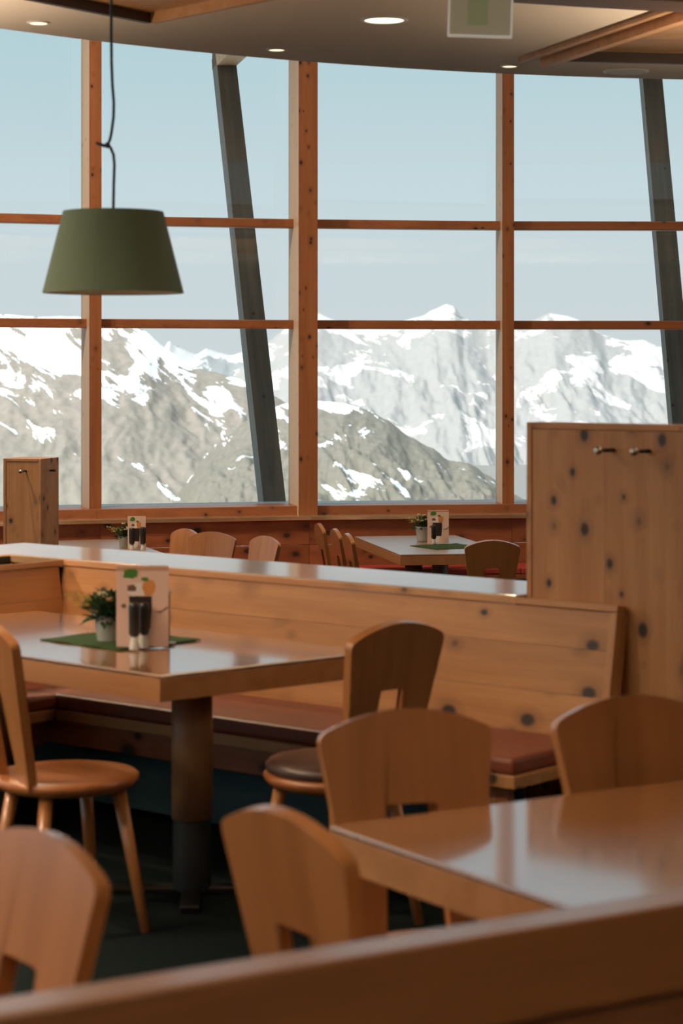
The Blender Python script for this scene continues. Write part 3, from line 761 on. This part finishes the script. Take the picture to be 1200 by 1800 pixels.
# far left table
q_ = P(239, 966.5, zf); q_ = Vector((q_.x, q_.y+.05, 0))
menu((q_.x, q_.y), zf+.005, .135, .245, .06, 'brownish menu card on the far table at the left, behind the partition')
mill((q_.x-.030, q_.y-.06), zf, 'left of two black mills on the far left table', .165, .018)
mill((q_.x+.052, q_.y-.05), zf, 'right of two black mills on the far left table', .170, .018)
flowerpot((q_.x-.10, q_.y+.12), zf, 'small pot of white flowers behind the mills on the far left table', 13, 'petal_y', .09, .05, .8)

# ---------------------------------------------------------------- landscape
def ridge_at(pts, x):
    if x <= pts[0][0]: return pts[0][1]
    for (a, b), (c, d) in zip(pts, pts[1:]):
        if x <= c:
            t = (x-a)/(c-a); t = t*t*(3-2*t)*.35+t*.65
            return b+(d-b)*t
    return pts[-1][1]
def mountain(name, pts, D, base_py, Wf, m, label, rough, seed, nx=200, ny=70, gul=1.0):
    k = D/F; x0, x1 = pts[0][0], pts[-1][0]
    zb = -(base_py-650)*k
    verts, faces = [], []
    for j in range(ny+1):
        v = -1+1.55*j/ny                       # -1 front foot, 0 ridge, .55 behind
        for i in range(nx+1):
            px = x0+(x1-x0)*i/nx
            X = (px-600)*k
            zr = (650-ridge_at(pts, px))*k
            y = v*Wf
            f = 1-abs(v)**(.92 if v < 0 else 1.1)
            p = Vector((X/(90*k)+seed, y/(90*k), seed*2.1))
            warp = noise.noise(p*.7)*.6
            g1 = noise.turbulence(Vector((p.x*1.3+v*.9+warp, p.y*.45, seed)), 4, True, noise_basis='PERLIN_ORIGINAL')
            g2 = noise.fractal(p*5, .85, 2.1, 6)
            amp = min(1, abs(v)*3.2)
            z = zb+(zr-zb)*f + (-(g1-.35)*rough*gul*42*k)*amp*min(1, (1-abs(v))*3+.2) + g2*rough*5*k*(.35+amp)
            verts.append((X, y, z))
    for j in range(ny):
        for i in range(nx):
            a = j*(nx+1)+i; faces.append((a, a+1, a+nx+2, a+nx+1))
    me = bpy.data.meshes.new(name); me.from_pydata(verts, [], faces); me.materials.append(m)
    for p in me.polygons: p.use_smooth = True
    o = link(bpy.data.objects.new(name, me)); o.location = (0, D, EYE)
    return tag(o, label, 'mountain')
k = 2500/F
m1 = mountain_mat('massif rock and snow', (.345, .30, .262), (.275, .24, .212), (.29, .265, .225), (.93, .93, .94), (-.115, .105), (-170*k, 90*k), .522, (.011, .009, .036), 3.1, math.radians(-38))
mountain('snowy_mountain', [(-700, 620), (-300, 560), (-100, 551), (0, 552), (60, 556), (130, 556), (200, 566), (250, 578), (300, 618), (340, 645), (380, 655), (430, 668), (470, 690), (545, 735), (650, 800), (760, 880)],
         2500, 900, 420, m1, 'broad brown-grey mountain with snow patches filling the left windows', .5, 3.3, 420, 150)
k = 2000/F
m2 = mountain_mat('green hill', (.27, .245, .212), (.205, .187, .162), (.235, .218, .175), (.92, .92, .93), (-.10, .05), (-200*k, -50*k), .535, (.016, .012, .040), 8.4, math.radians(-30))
mountain('snowy_mountain', [(300, 880), (380, 780), (440, 735), (500, 710), (545, 703), (600, 708), (640, 718), (680, 738), (720, 768), (760, 788), (790, 810), (822, 813), (858, 836), (900, 868), (980, 915)],
         2000, 930, 300, m2, 'low dark greenish hill with few snow patches in the centre window', .8, 6.1, 300, 130)
k = 6000/F
m3 = mountain_mat('far rock and snow with haze tint', (.385, .372, .370), (.355, .345, .343), (.36, .345, .343), (.62, .575, .57), (-.07, .05), (-200*k, 110*k), .535, (.0052, .005, .0085), 5.7, math.radians(-20))  # distance haze painted in as paler rock and duller snow
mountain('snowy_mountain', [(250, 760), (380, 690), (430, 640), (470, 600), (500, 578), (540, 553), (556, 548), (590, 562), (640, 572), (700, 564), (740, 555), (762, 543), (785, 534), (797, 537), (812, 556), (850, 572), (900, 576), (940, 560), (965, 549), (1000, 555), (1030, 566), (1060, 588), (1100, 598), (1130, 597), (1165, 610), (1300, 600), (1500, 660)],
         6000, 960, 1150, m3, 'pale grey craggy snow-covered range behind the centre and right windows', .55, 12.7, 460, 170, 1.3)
k = 9000/F
m4 = mountain_mat('distant rock and snow with haze tint', (.32, .33, .34), (.30, .31, .32), (.3, .3, .3), (.55, .54, .55), (-.10, .08), (-100*k, 60*k), .53, (.004, .004, .006), 2.2, math.radians(15))  # muted colours carry the haze of the farthest peaks
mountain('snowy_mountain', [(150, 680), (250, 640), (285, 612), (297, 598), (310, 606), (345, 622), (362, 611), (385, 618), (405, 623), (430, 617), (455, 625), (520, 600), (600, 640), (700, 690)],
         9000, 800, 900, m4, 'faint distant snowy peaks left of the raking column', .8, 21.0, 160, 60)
def ground_ring(rings):
    bm = bmesh.new()
    gv = [bm.verts.new((CX+r*math.cos(2*PI*t/72), CY+r*math.sin(2*PI*t/72), zz)) for r, zz in rings for t in range(72)]
    for ring in range(len(rings)-1):
        for t in range(72):
            a, b = ring*72+t, ring*72+(t+1) % 72; bm.faces.new((gv[a], gv[b], gv[b+72], gv[a+72]))
    return bm
tag(obj('ground', ground_ring(((16.2, -3.5), (40, -12), (200, -70))), mat('old snow and gravel', (.74, .73, .70), .95, spec=.05), None, 0, True), 'snowy ground falling away below the building', kind='structure')
tag(obj('ground_valley', ground_ring(((200, -70), (900, -170), (12000, -330))), mat('valley rock and scree', (.30, .285, .27), .95, spec=.05), None, 0, True), 'grey valley ground between the building and the mountains', kind='structure')
